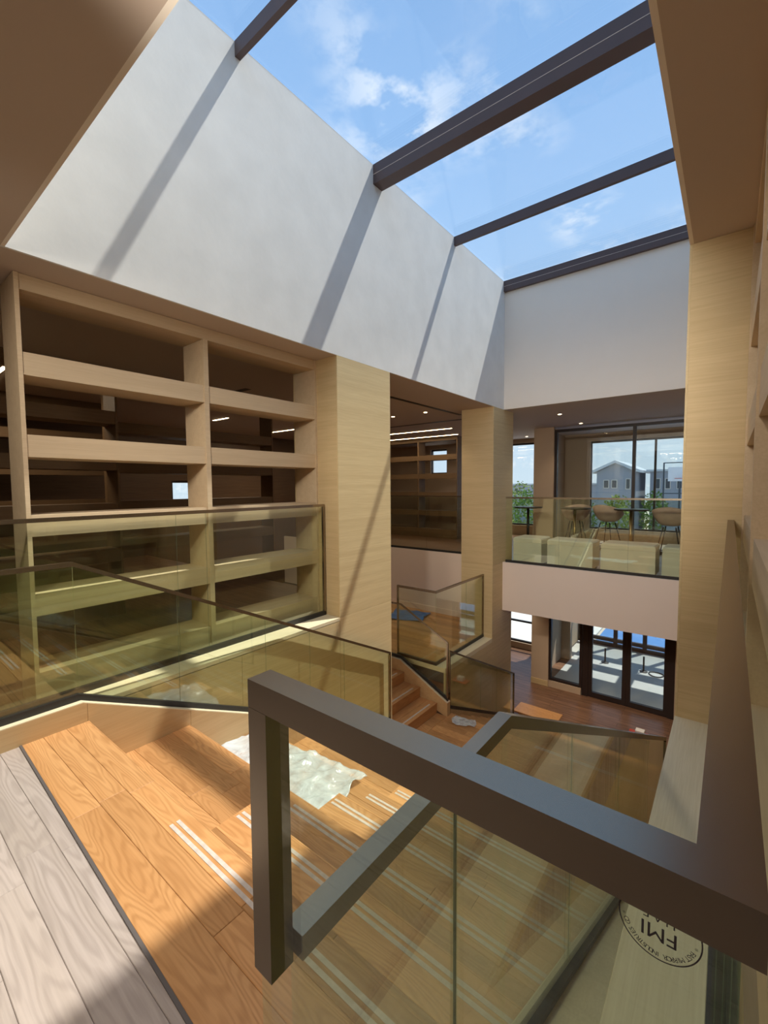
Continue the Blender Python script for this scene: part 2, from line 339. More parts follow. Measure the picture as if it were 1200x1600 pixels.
# roof light: beams and panes
w = empty('window_1', (XL, YF, ZS)); struct(w, 'large glass roof light divided by dark plum beams', 'roof light')
def beam(y0, y1, z0, groove=None):
    b = box('beam', XL, XR, y0, y1, z0, ZS, BEAM, w)
    if groove:
        box('groove_line', XL + 0.002, XR - 0.002, y0 - 0.002, y0 + 0.001, groove, groove + 0.0035, PAINT_PINK, b)
beam(2.285, 2.335, ZS - 0.125)
beam(4.10, 4.26, ZS - 0.22, ZS - 0.115)
beam(6.0, 6.05, ZS - 0.125)
beam(YB - 0.06, YB - 0.002, ZS - 0.19, ZS - 0.10)
for a, b_ in ((YF, 2.30), (2.315, 4.17), (4.19, 6.02), (6.03, YB)):
    box('pane', XL + 0.004, XR - 0.004, a + 0.004, b_ - 0.004, ZS + 0.004, ZS + 0.02, SKYGLASS, w)

# upper landing where the camera stands: grey oak planks one by one
fl = box('floor', XL + 0.11, X1, YS, 0.66, -0.30, -0.016, SEALANT)
struct(fl, 'grey oak plank floor of the upper landing', 'floor')
PW = 0.135
def plank_rows(y0, y1, xa, xb, z0, z1, mat, parent, lens=(0.9, 1.7), name='plank', skew=None, rng=random):
    n = max(1, round((y1 - y0) / PW)); h = (y1 - y0) / n
    for i in range(n):
        x = xa - rng.uniform(0, 0.8)
        while x < xb - 1e-6:
            e_ = x + rng.uniform(*lens)
            if xb - e_ < 0.25: e_ = xb
            s_ = max(x, xa)
            if e_ - s_ > 0.02:
                yy0, yy1 = y0 + i * h + 0.0006, y0 + (i + 1) * h - 0.0006
                s2, e2 = s_ + 0.0006, min(e_, xb) - 0.0006
                poly = None
                if i == 0 and skew:
                    poly = [(s2, skew(s2)), (e2, skew(e2)), (e2, yy1), (s2, yy1)]
                plank(name, s2, e2, yy0, yy1, z0, z1, mat, parent, poly=poly)
            x = e_
random.seed(21)
plank_rows(-0.69, 0.66, XL + 0.11, 0.60, -0.016, -0.001, GREYOAK, fl, lens=(1.3, 2.3))
box('plank_field', XL + 0.11, X1, YS, -0.69, -0.016, -0.001, GREYBOARDS, fl)
jy = lambda x: 0.628 - (x + 3.322) * 0.030
mesh('joint_strip', [(x, jy(x) + d, z) for x in (XL + 0.11, -0.42) for d in (-0.012, 0.0) for z in (-0.012, 0.004)],
     [(0, 1, 3, 2), (4, 6, 7, 5), (0, 4, 5, 1), (2, 3, 7, 6), (1, 5, 7, 3), (0, 2, 6, 4)], SEALANT, fl)

# other upper floors
struct(box('floor_left', X0, XL - 0.02, YS, 4.40, -0.30, 0.0, WALNUT), 'dark board floor of the library room behind the left bookcase', 'floor')
struct(box('floor_right', XR, X1, 0.66, YB, -0.30, 0.0, GREYBOARDS), 'narrow upper floor under the right bookcase', 'floor')
struct(box('floor_back', XL, X1, YB + 0.06, YE, -0.86, 0.0, GREYBOARDS), 'upper floor beyond the far glass guard', 'floor')
struct(box('floor_back_left', X0, XL, 8.36, YE, -0.86, 0.0, WALNUT), 'upper library floor behind the warm parapet wall', 'floor')
struct(box('wall_slab', XL, 0.6, YB, YB + 0.06, -0.86, ZL, PAINT_PINK), 'warm white slab edge under the far glass guard', 'wall')
struct(box('wall_parapet', X0, -4.0, 8.30, 8.36, ZP, ZL, PAINT_PINK), 'warm white parapet wall behind the side platform', 'wall')
struct(box('floor_ground', X0, X1, YS, YW, ZG - 0.2, ZG, WALNUT), 'dark walnut board floor of the ground level', 'floor')
struct(box('floor_ground_corridor', X0, -3.55, YW, YE, ZG - 0.2, ZG, WALNUT), 'walnut floor of the corridor running to the bright ground window', 'floor')
struct(box('floor_lobby', -3.55, X1, YW, 15.2, ZG - 0.2, ZG, CONC), 'pale floor of the glazed lobby with bright sun patches', 'floor')

# outer shell
struct(box('wall_outer_right', X1, X1 + 0.15, YS, YE, ZG, ZC, PAINT), 'outer wall behind the right bookcase', 'wall')
struct(box('wall_outer_near', X0, X1, YS - 0.15, YS, ZG, ZC, DARKWOOD), 'outer wall behind the viewer', 'wall')
struct(boxes('wall_outer_left', [(X0 - 0.15, X0, YS, 5.0, ZG, ZC), (X0 - 0.15, X0, 5.6, YE, ZG, ZC), (X0 - 0.15, X0, 5.0, 5.6, ZG, 0.9), (X0 - 0.15, X0, 5.0, 5.6, 1.7, ZC)], DARKWOOD), 'dark wood lined outer wall of the library with a small window', 'wall')
def win(i, x0, x1, y, z0, z1, cols, rows, label, t=0.05, d=0.07, mat=FRAME, cat='window'):
    e_ = empty('window_%d' % i, (x0, y, z0)); struct(e_, label, cat)
    for x in [x0, *[x0 + (x1 - x0) * c_ for c_ in cols], x1]:
        box('frame_bar', x - t / 2, x + t / 2, y - d / 2, y + d / 2, z0, z1, mat, e_)
    xs = [x0, *[x0 + (x1 - x0) * c_ for c_ in cols], x1]; zs = [z0, *[z0 + (z1 - z0) * r_ for r_ in rows], z1]
    for k, z in enumerate(zs):
        for a, b_ in zip(xs, xs[1:]):
            box('frame_bar', a + t / 2, b_ - t / 2, y - d / 2, y + d / 2, z - (0 if k == 0 else t / 2 if k < len(zs) - 1 else t), z + (t if k == 0 else t / 2 if k < len(zs) - 1 else 0), mat, e_)
    for a, b_ in zip(xs, xs[1:]):
        for k in range(len(zs) - 1):
            box('pane', a + t / 2, b_ - t / 2, y - 0.006, y + 0.006, zs[k] + (t if k == 0 else t / 2), zs[k + 1] - (t if k == len(zs) - 2 else t / 2), WINGLASS, e_)
    return e_
def win_y(i, x, y0, y1, z0, z1, label, t=0.05):
    e_ = empty('window_%d' % i, (x, y0, z0)); struct(e_, label, 'window')
    for y in (y0, y1): box('frame_bar', x - 0.03, x + 0.03, y - (0 if y == y0 else t), y + (t if y == y0 else 0), z0, z1, FRAME, e_)
    for z in (z0, z1): box('frame_bar', x - 0.03, x + 0.03, y0 + t, y1 - t, z - (0 if z == z0 else t), z + (t if z == z0 else 0), FRAME, e_)
    box('pane', x - 0.006, x + 0.006, y0 + t, y1 - t, z0 + t, z1 - t, WINGLASS, e_)
win_y(9, X0 - 0.07, 5.0, 5.6, 0.9, 1.7, 'small library window glimpsed through the right bay of the left bookcase')

# far outer wall with its openings
ops = [(-8.35, -7.70, 1.95, 2.80), (-5.9, -4.1, 0.30, 2.82), (-3.10, 1.2, 0.30, 2.74)]
lst = []; x = X0
for a, b_, z0, z1 in ops:
    lst += [(x, a, YE, YE + 0.2, -0.86, ZC + 0.15), (a, b_, YE, YE + 0.2, -0.86, z0), (a, b_, YE, YE + 0.2, z1, ZC + 0.15)]; x = b_
lst += [(x, X1 + 0.15, YE, YE + 0.2, -0.86, ZC + 0.15)]
lst += [(X0, -5.9, YE, YE + 0.2, ZG, -0.86), (-5.9, -4.1, YE, YE + 0.2, ZG, -3.40), (-4.1, -3.55, YE, YE + 0.2, ZG, -0.86)]
struct(boxes('wall_outer_back', lst, TAUPE), 'outer wall with windows at the far end of the building', 'wall')
win(5, -8.35, -7.70, YE + 0.1, 1.95, 2.80, [], [], 'small window seen between the shelves of the far bookcase')
win(4, -5.9, -4.1, YE + 0.1, 0.30, 2.82, [], [], 'tall upper window at the end of the corridor looking to hedges and sky')
win(3, -3.10, 1.2, YE + 0.1, 0.30, 2.74, [0.36], [], 'wide outer window looking to the houses and court', cat='window')
win(6, -5.9, -4.1, YE + 0.1, -3.40, -0.86, [], [0.26], 'ground floor window at the corridor end, white with glare')
# upper glazed partition and its wall pier
struct(box('wall_pier_upper', -3.93, -3.44, YW - 0.1, YW + 0.15, 0.0, ZC, TAUPE), 'plain taupe wall pier left of the upper glazed partition', 'wall')
win(2, -3.41, 1.2, YW, 0.0, ZC - 0.06, [0.368], [], 'dark framed glass partition on the upper floor behind the bar tables', t=0.065, d=0.09)
struct(box('wall_pier_upper_side', -3.93, -3.80, YW + 0.15, YE, 0.0, ZC, TAUPE), 'taupe return wall behind the upper pier', 'wall')
# ground floor partition
struct(box('wall_pier_ground', -3.93, -3.50, YW - 0.1, YW + 0.15, ZG, -0.86, TAUPE), 'plain taupe wall pier left of the ground floor glazing', 'wall')
struct(box('wall_pier_ground_side', -3.93, -3.80, YW + 0.15, 15.2, ZG, -0.86, TAUPE), 'taupe side wall of the lobby', 'wall')
struct(box('wall_below_window', -3.50, -2.72, YW - 0.08, YW + 0.06, ZG, ZG + 0.16, TAUPE), 'low taupe sill wall under the fixed ground window', 'wall')
win(7, -3.48, -2.74, YW, ZG + 0.16, -0.86, [], [], 'tall fixed pane beside the dark double door', t=0.06, d=0.1)
d1 = empty('door_1', (-2.70, YW, ZG)); struct(d1, 'dark framed double glass door from the ground floor to the lobby', 'door')
for x0, x1 in ((-2.70, -2.57), (-0.94, -0.82)): box('door_jamb', x0, x1, YW - 0.06, YW + 0.06, ZG, -0.86, FRAME, d1)
for a, b_ in ((-2.57, -1.757), (-1.753, -0.94)):
    lf = box('door_leaf_stile', a, a + 0.085, YW - 0.04, YW + 0.04, ZG + 0.01, -0.93, FRAME, d1)
    box('stile', b_ - 0.085, b_, YW - 0.04, YW + 0.04, ZG + 0.01, -0.93, FRAME, lf)
    box('bottom_rail', a + 0.085, b_ - 0.085, YW - 0.04, YW + 0.04, ZG + 0.01, ZG + 0.13, FRAME, lf)
    box('top_rail', a + 0.085, b_ - 0.085, YW - 0.04, YW + 0.04, -1.02, -0.93, FRAME, lf)
    box('pane', a + 0.085, b_ - 0.085, YW - 0.006, YW + 0.006, ZG + 0.13, -1.02, WINGLASS, lf)
box('door_head', -2.57, -0.94, YW - 0.06, YW + 0.06, -0.93, -0.86, FRAME, d1)
struct(box('wall_ground_right', -0.82, X1, YW - 0.08, YW + 0.08, ZG, -0.86, TAUPE), 'wall right of the double door', 'wall')
# lobby: roof with openings and outer glazing
struct(boxes('ceiling_lobby', [(-3.93, X1, YE + 0.2, 13.55, -1.05, -0.86), (-3.93, X1, 14.15, 14.55, -1.05, -0.86), (-3.93, X1, 15.0, 15.3, -1.05, -0.86),
        *[(a, a + 0.32, 13.55, 15.0, -1.049, -0.861) for a in (-3.93, -2.75, -1.55, -0.35, 0.85)]], PAINT), 'lobby roof with square roof lights', 'ceiling')
win(8, -3.80, 1.2, 15.1, ZG, -0.95, [0.22, 0.38, 0.54, 0.76], [0.08], 'dark framed outer glazing of the lobby in front of the blue court', t=0.11, d=0.1)

# ------------------------------------------------------------------ walls of the stair void and columns, clad in veneer panels
wl = empty('wall_left_void', (XL, 0, ZG)); struct(wl, 'oak veneer wall under the left ledge beside the stairs', 'wall')
ys = [-0.4, 0.97, 2.2, 3.452]
for a, b_ in zip(ys, ys[1:]):
    box('panel', XL - 0.03, XL, a + 0.0015, b_ - 0.0015, -1.40, 0.035, VENEER, wl)
    box('panel', XL - 0.03, XL, a + 0.0015, b_ - 0.0015, ZG, -1.403, VENEER, wl)
box('backing', XL - 0.12, XL - 0.03, -0.4, 4.39, ZG, 0.0, SEALANT, wl)
def column(x0, x1, y0, y1, zs, label, name='wood_column'):
    e_ = empty(name, ((x0 + x1) / 2, (y0 + y1) / 2, zs[0])); tag(e_, label, 'column')
    box('core', x0 + 0.012, x1 - 0.012, y0 + 0.012, y1 - 0.012, zs[0], zs[-1], SEALANT, e_)
    for a, b_ in zip(zs, zs[1:]):
        box('side_panel', x1 - 0.012, x1, y0 + 0.0005, y1 - 0.0005, a + 0.001, b_ - 0.001, VENEER, e_)
        box('side_panel', x0, x0 + 0.012, y0 + 0.0005, y1 - 0.0005, a + 0.001, b_ - 0.001, VENEER, e_)
        box('front_panel', x0 + 0.0125, x1 - 0.0125, y0, y0 + 0.012, a + 0.001, b_ - 0.001, VENEER_X, e_)
        box('back_panel', x0 + 0.0125, x1 - 0.0125, y1 - 0.012, y1, a + 0.001, b_ - 0.001, VENEER_X, e_)
    return e_
column(-4.10, XL, 3.455, 4.395, [ZG, -1.45, ZL, ZC], 'sunlit oak clad column at the end of the left bookcase, crossed by a thin shadow')
column(-4.02, XL, 7.45, 8.35, [ZG, ZP, ZL, ZC], 'shaded oak clad column standing at the far left corner of the void')
column(XR, 0.55, 3.24, 4.10, [ZG, -0.04, ZC], 'oak clad column on the right, at the end of the near railing')
wr = empty('wall_right_void', (XR, 0.3, ZG)); struct(wr, 'oak veneer wall under the right ledge', 'wall')
for a, b_ in ((0.30, 1.8), (1.8, 3.24)): box('panel', XR, XR + 0.03, a + 0.0015, b_ - 0.0015, ZG, 0.035, VENEER, wr)
box('panel', XR, XR + 0.03, 4.101, YB - 0.01, ZG, ZL, VENEER, wr)
struct(box('wall_right_rear', -0.05, 0.05, 4.11, YW - 0.1, -0.0, ZC, PAINT_PINK), 'wall beyond the right column', 'wall')
struct(box('wall_under_landing', XL, X1, -0.42, -0.30, ZG, -0.30, PAINT), 'wall under the upper landing', 'wall')

# ledges with separate boards
t1 = empty('trim_1', (XL - 0.1, 0, 0.035)); struct(t1, 'pale ledge of oak boards in front of the left bookcase, striped with sun', 'ledge')
for a, b_ in ((-0.4, 1.02), (1.02, 1.98), (1.98, 3.455)): plank('ledge_board', XL - 0.24, XL, a + 0.001, b_ - 0.001, 0.03, ZL, VENEER_LIGHT, t1, c=0.002)
t2 = empty('trim_2', (XR + 0.1, 0.3, 0.035)); struct(t2, 'pale ledge of oak boards along the right railing', 'ledge')
for a, b_ in ((0.31, 0.62), (0.62, 2.05), (2.05, 3.24)): plank('ledge_board', XR, XR + 0.225, a + 0.001, b_ - 0.001, 0.03, ZL, VENEER_LIGHT, t2, c=0.002)
t3 = empty('trim_3', (XL - 0.1, 5.8, ZP)); struct(t3, 'pale ledge of oak boards around the side platform', 'ledge')
plank('ledge_board', XL - 0.19, XL, 5.755, 7.45, ZP - 0.06, ZP + 0.015, VENEER_LIGHT, t3, c=0.003)
plank('ledge_board', -4.36, XL - 0.191, 5.755, 5.80, ZP - 0.06, ZP + 0.015, VENEER_LIGHT, t3, c=0.003)
# platform
pf = box('floor_platform', X0, XL - 0.03, 5.80, 8.30, ZP - 0.25, ZP - 0.016, SEALANT); struct(pf, 'honey oak plank floor of the side platform', 'floor')
random.seed(5)
plank_rows(5.81, 8.29, -6.6, XL - 0.20, ZP - 0.016, ZP, ORANGE, pf, lens=(1.2, 2.0))
box('floor_platform_far', X0, -4.42, 4.41, 5.80, ZP - 0.25, ZP, ORANGE) ; struct(bpy.data.objects['floor_platform_far'], 'honey oak platform floor at the head of the short flight', 'floor')
struct(box('wall_platform_left', X0, XL - 0.13, 4.30, 4.40, ZG, -0.001, PAINT_PINK), 'warm wall under the library floor beside the short flight', 'wall')
struct(box('wall_platform_edge', XL - 0.03, XL - 0.001, 5.76, 7.449, ZG, ZP - 0.06, VENEER), 'oak veneer wall under the platform ledge', 'wall')
struct(box('baseboard_platform', -8.0, -4.03, 8.285, 8.30, ZP, ZP + 0.12, PAINT_PINK), 'low skirting along the parapet wall', 'baseboard')
struct(box('baseboard_ground', -3.93, -3.50, YW - 0.115, YW - 0.1, ZG, ZG + 0.14, VENEER_X), 'oak skirting under the taupe pier on the ground floor', 'baseboard')

# ================================================================== TERRACED STAIR (seat terraces with half steps)
st = empty('terraced_staircase', (-1.9, 0.7, ZM)); tag(st, 'wide sunlit honey oak terraced stair descending from the grey landing', 'staircase')
XA, XB = XL + 0.11, -0.42
random.seed(11)
plank_rows(0.61, Y1, XA, XB, -0.016, 0.002, ORANGE, st, lens=(0.9, 1.6), skew=jy)
box('nosing', XA, XB, Y1 - 0.0005, Y1 + 0.006, -0.045, 0.001, ORANGE, st)
for j in range(1, 7):
    z = -2 * RIS * j; ya = Y1 + 2 * RUN * (j - 1); yb = ya + 2 * RUN if j < 6 else 5.74
    box('riser', XA, XB, ya - 0.02, ya, z - 0.016, z + 2 * RIS - 0.017, RISER, st)
    plank_rows(ya + 0.0005, yb, XA, XB, z - 0.016, z, ORANGE, st, lens=(0.8, 1.6))
    box('nosing', XA, XB, yb - 0.0005, yb + 0.006, z - 0.045, z - 0.001, ORANGE, st)
    box('tread_base', XA, XB, ya, yb - 0.021, z - 0.12, z - 0.017, RISER, st)
    # half step block
    hs = box('half_step', -1.966, XB, ya + 0.0006, ya + RUN - 0.008, z + 0.0005, z + RIS - 0.016, RISER, st)
    for (a, b_) in ((ya + 0.001, ya + RUN * 0.40), (ya + RUN * 0.40, ya + RUN - 0.0065)):
        xm = random.uniform(-1.5, -0.9)
        plank('plank', -1.966, xm, a, b_ - 0.0006, z + RIS - 0.016, z + RIS, ORANGE, hs); plank('plank', xm + 0.001, XB, a, b_ - 0.0006, z + RIS - 0.016, z + RIS, ORANGE, hs)
    box('nosing', -1.966, XB, ya + RUN - 0.006, ya + RUN, z + RIS - 0.045, z + RIS - 0.001, ORANGE, hs)
# anti-slip tape pairs near every nosing
for k in range(0, 13):
    yn = Y1 + RUN * k; zt = -RIS * k
    if k == 12: yn = 5.74; zt = ZM
    for o_ in (0.100, 0.068): box('anti_slip_strip', -1.945, XB - 0.03, yn - o_, yn - o_ + 0.017, zt + 0.0022 if k == 0 else zt + 0.0002, zt + 0.0037 if k == 0 else zt + 0.0016, STRIP, st)
# lower flight from the landing to the ground floor
fl3 = empty('lower_flight', (-1.9, 5.74, ZG)); tag(fl3, 'shaded oak flight running from the lower landing down to the walnut floor', 'staircase')
for k in range(10):
    y = 5.75 + RUN * k; z = ZM - RIS * (k + 1)
    box('riser', XA, XB, y, y + 0.02, z, z + RIS - 0.018, RISER, fl3)
    if k < 9: plank('tread', XA, XB, y + 0.021, y + RUN + 0.012, z - 0.016, z, ORANGE, fl3)
# side skirts
def stringer(name, x0, x1, label, ya=-0.4, yend=4.36, bend=0.948, ztop=0.137, cuts=(0.97, 1.66, 2.33, 3.02, 3.70), mat=STRINGER):
    e_ = empty(name, ((x0 + x1) / 2, ya, -2.0)); tag(e_, label, 'stair skirt')
    tz = lambda y: ztop - max(0, y - bend) * SL
    low = lambda y: -0.25 if y < Y1 else -0.30 - (y - Y1) * SL - 0.33
    cs = [ya, *cuts, yend]
    for a, b_ in zip(cs, cs[1:]):
        a2, b2 = a + 0.001, b_ - 0.001
        top = [(a2, tz(a2))] + ([(bend, tz(bend))] if a2 < bend < b2 else []) + [(b2, tz(b2))]
        prism_yz('panel', [(a2, low(a2)), (b2, low(b2)), *reversed([(y, z - 0.006) for y, z in top])], x0, x1, mat, e_)
    v, f = sweep_v([((x0 + x1) / 2, ya, tz(ya)), ((x0 + x1) / 2, bend, tz(bend)), ((x0 + x1) / 2, yend, tz(yend))], x1 - x0, -0.006, 0.0)
    mesh('cap', v, f, VENEER_LIGHT, e_)
    return e_
stringer('stair_skirt', XL + 0.001, XL + 0.11, 'tan panelled skirt along the left side of the terraced stair')
stringer('stair_skirt', -0.42, XR - 0.001, 'shaded panelled skirt between the terraced stair and the right ledge', ya=0.305)
s3 = empty('stair_skirt', (-3.3, 5.74, ZG)); tag(s3, 'oak skirt under the dark tinted guard of the lower flight', 'stair skirt')
prism_yz('panel', [(5.73, -1.89), (8.35, -1.89 - 2.62 * SL), (8.35, -1.89 - 2.62 * SL - 0.40), (5.73, -2.30)][::-1], XL + 0.001, XL + 0.11, STRINGER, s3)

# short flight up to the platform
sf = empty('short_flight', (-3.9, 5.0, ZM)); tag(sf, 'short honey oak flight of four steps rising left behind the sunlit column', 'staircase')
R4 = (ZP - ZM) / 4
plank_rows(4.41, 5.61, -3.439, XA - 0.002, ZM - 0.016, ZM, ORANGE, sf, lens=(0.9, 1.6), name='landing_board')
box('landing_base', -3.439, XA - 0.002, 4.41, 5.61, ZM - 0.12, ZM - 0.017, RISER, sf)
for k in range(4):
    xn = -3.44 - 0.31 * k; z = ZM + R4 * (k + 1)
    box('riser', xn - 0.02, xn, 4.41, 5.61, z - R4, z - 0.018, ORANGE_Y, sf)
    if k < 3:
        for a, b_ in ((xn - 0.31, xn - 0.17), (xn - 0.169, xn + 0.006)): plank('tread_board', a, b_, 4.41, 5.61, z - 0.017, z, ORANGE_Y, sf)
        box('anti_slip_strip', xn - 0.075, xn - 0.05, 4.55, 5.5, z + 0.0002, z + 0.0015, STRIP, sf)
    else: plank('tread_board', -4.419, xn + 0.006, 4.41, 5.61, z - 0.017, z, ORANGE_Y, sf)
ss = empty('stair_skirt', (-3.9, 5.67, ZM)); tag(ss, 'sloping tan skirt of the short flight below the platform ledge', 'stair skirt')
S2 = (1.74 - 1.29) / (4.15 - 3.28)
prism_xz('panel', [(-4.42, ZP - 0.28), (-3.26, ZM - 0.02), (-3.26, -1.755), (-4.15, -1.295), (-4.42, -1.295)], 5.612, 5.70, STRINGER, ss)
v, f = sweep_v([(-4.42, 5.656, -1.29), (-4.15, 5.656, -1.29), (-3.26, 5.656, -1.75)], 0.088, -0.004, 0.003); mesh('cap', v, f, VENEER_LIGHT, ss)

# ================================================================== GLASS GUARDS
def lerp(p, q, t): return tuple(a + (b_ - a) * t for a, b_ in zip(p, q))
def guard(label, path, tops, joints=(), t=0.012, rw=0.03, rh=0.03, ends=(), shoe=0.045, shoe_mat=None, gname='glass_guard', group=None):
    """path: list of (x,y,zbase); tops: z of the rail top at each path point; joints: per segment list of fractions"""
    e_ = empty(gname, path[0]); tag(e_, label, 'railing', group)
    top = [(p[0], p[1], z) for p, z in zip(path, tops)]
    for s, (p, q) in enumerate(zip(path, path[1:])):
        fr = [0.0, *(joints[s] if s < len(joints) else ()), 1.0]
        ln = math.hypot(q[0] - p[0], q[1] - p[1]); g = 0.0012 / ln
        for a, b_ in zip(fr, fr[1:]):
            a2 = a + (g if a > 0 else 0); b2 = b_ - (g if b_ < 1 else 0)
            A, B = lerp(p, q, a2), lerp(p, q, b2); C_, D = lerp(top[s], top[s + 1], a2), lerp(top[s], top[s + 1], b2)
            dx, dy = (q[1] - p[1]) / ln * t / 2, -(q[0] - p[0]) / ln * t / 2
            v = []
            for (P_, zz) in ((A, A[2]), (B, B[2]), (B, D[2] - rh * 0.6), (A, C_[2] - rh * 0.6)):
                v += [(P_[0] + dx, P_[1] + dy, zz), (P_[0] - dx, P_[1] - dy, zz)]
            pane = mesh('glass_panel', v, [(0, 2, 4, 6), (1, 7, 5, 3), (0, 1, 3, 2), (2, 3, 5, 4), (4, 5, 7, 6), (6, 7, 1, 0)], GLASS, e_)
            if b_ < 1:
                J, JT = lerp(p, q, b_), lerp(top[s], top[s + 1], b_); hx, hy = (q[0] - p[0]) / ln * 0.0009, (q[1] - p[1]) / ln * 0.0009
                kx, ky = dx * 0.16, dy * 0.16
                v = []
                for zz in (J[2] + shoe, JT[2] - rh):
                    v += [(J[0] - hx - kx, J[1] - hy - ky, zz), (J[0] + hx - kx, J[1] + hy - ky, zz), (J[0] + hx + kx, J[1] + hy + ky, zz), (J[0] - hx + kx, J[1] - hy + ky, zz)]
                mesh('glass_joint', v, BF, GLASS_EDGE, e_)
    v, f = sweep_v(top, rw, -rh, 0.0); mesh('top_rail', v, f, BRONZE, e_)
    if shoe: v, f = sweep_v(path, 0.032, 0.0, shoe); mesh('base_channel', v, f, shoe_mat or DARKSHOE, e_)
    for i, zl in ends:
        p = path[i]; z0 = p[2] if zl is None else zl
        j = 1 if i == 0 else -2
        d = Vector((path[j][0] - p[0], path[j][1] - p[1])).normalized(); nrm = Vector((-d.y, d.x))
        w_ = rw if zl is not None else 0.022
        ax, bx = Vector((p[0], p[1])), Vector((p[0], p[1])) + d * w_
        if zl is not None: ax, bx = ax - d * 0.0, bx
        v = []
        for zz in (z0, tops[i] - rh - 0.0004):
            for a in (ax + nrm * rw / 2, bx + nrm * rw / 2, bx - nrm * rw / 2, ax - nrm * rw / 2): v.append((a.x, a.y, zz))
        mesh('end_post', v, BF if d.x * nrm.y - d.y * nrm.x < 0 else [tuple(reversed(q_)) for q_ in BF], BRONZE, e_)
    return e_
TOPZ = 1.321
gA = -0.378
# near railing: short post, cross rail in front of the camera, then along the right ledge to the column
near = guard('near bronze railing crossing the foreground and turning along the right ledge', [(gA - 0.03, 0.287, 0.0), (0.006, 0.287, 0.0), (0.006, 3.238, ZL)], [TOPZ, TOPZ, TOPZ],
      joints=([0.60], [0.25, 0.5, 0.75]), rw=0.0305, rh=0.031, ends=((0, 0.985),))
guard('bronze glass railing from the foreground post down the right of the terraced stair', [(gA, 0.304, 0.137), (gA, 0.905, 0.137), (gA, 4.30, 0.137 - 3.395 * SL)], [1.024, 1.024, 1.024 - 3.395 * SL],
      joints=([], [0.16, 0.40, 0.70]), ends=((2, None),))
guard('bronze railing with greenish glass down the left side of the terraced stair', [(-3.33, -0.3, 0.137), (-3.33, 0.94, 0.137), (-3.33, 4.30, 0.137 - 3.36 * SL)], [1.057, 1.057, 1.057 - 3.36 * SL],
      joints=([], [0.20, 0.44, 0.60, 0.75]), ends=((2, None),))
guard('glass railing with thin bronze top rail in front of the left bookcase', [(-3.60, -0.3, ZL), (-3.60, 3.44, ZL)], [1.335, 1.335], joints=([0.55, 0.62],), rh=0.028, ends=((1, None),))
guard('glass railing at the far slab edge before the bench blocks', [(-3.34, YB + 0.05, ZL), (-0.06, YB + 0.05, ZL)], [1.315, 1.315], joints=([0.30, 0.63],), rw=0.045, rh=0.03)
guard('L shaped dark framed glass railing around the side platform', [(-4.31, 5.775, ZP + 0.016), (-3.56, 5.775, ZP + 0.016), (-3.56, 7.447, ZP + 0.016)], [-0.11, -0.11, -0.11], joints=([], [0.6]), ends=((0, None), (2, None)), rh=0.034)
guard('thin glass railing climbing beside the short flight', [(-6.0, 5.656, -1.28), (-4.15, 5.656, -1.28), (-3.27, 5.656, -1.735)], [-0.375, -0.375, -0.83], joints=([], []), ends=((2, None),), rh=0.022, rw=0.025)
guard('dark tinted glass railing at the head of the lower flight', [(-3.30, 5.735, -1.885), (-3.30, 8.32, -1.885 - 2.585 * SL)], [-0.975, -0.975 - 2.585 * SL], joints=([0.42, 0.68],), ends=((0, None), (1, None)))
guard('glass railing above the warm parapet wall, before the far bookcase', [(-8.0, 8.33, ZL), (-4.03, 8.33, ZL)], [1.315, 1.315], joints=([0.33, 0.66],), rw=0.025, rh=0.02)

# maker's stamp on the near glass (upside down on the pane)
def stamp(parent, cx, cy, cz, R):
    V, F = [], []
    def add_text(txt, size, mtx):
        cu = bpy.data.curves.new('t', 'FONT'); cu.body = txt; cu.size = size; cu.align_x = 'CENTER'; cu.align_y = 'CENTER'; cu.resolution_u = 3
        ob = bpy.data.objects.new('t', cu); COL.objects.link(ob); me = bpy.data.meshes.new_from_object(ob)
        k = len(V)
        for v_ in me.vertices: V.append(mtx @ v_.co)
        for p_ in me.polygons: F.append(tuple(i + k for i in p_.vertices))
        bpy.data.objects.remove(ob); bpy.data.curves.remove(cu); bpy.data.meshes.remove(me)
    base = Matrix.Translation((cx, cy, cz)) @ Matrix.Rotation(math.pi / 2, 4, 'X') @ Matrix.Rotation(math.pi, 4, 'Z')
    add_text('FMI', R * 0.62, base @ Matrix.Translation((0, R * 0.22, 0)))
    add_text('U.A.E', R * 0.34, base @ Matrix.Translation((0, -R * 0.22, 0)))
    txt = '* FAST MIRROR INDUSTRIES CO *'
    for i, ch in enumerate(txt):
        if ch == ' ': continue
        a = math.radians(172 - 164 * i / (len(txt) - 1))
        add_text(ch, R * 0.185, base @ Matrix.Translation((R * 0.83 * math.cos(a), R * 0.83 * math.sin(a), 0)) @ Matrix.Rotation(a - math.pi / 2, 4, 'Z'))
    n = 64; k = len(V)
    for i in range(n):
        a = 2 * math.pi * i / n
        for r in (R * 0.965, R): V.append(base @ Vector((r * math.cos(a), r * math.sin(a), 0)))
    for i in range(n): F.append((k + 2 * i, k + 2 * i + 1, k + 2 * ((i + 1) % n) + 1, k + 2 * ((i + 1) % n)))
    o = mesh('maker_stamp', [tuple(v_) for v_ in V], F, STAMP, parent); o['label'] = 'round printed glass maker stamp reading FMI'
stamp(near, -0.0245, 0.2805, 1.2785, 0.0205)

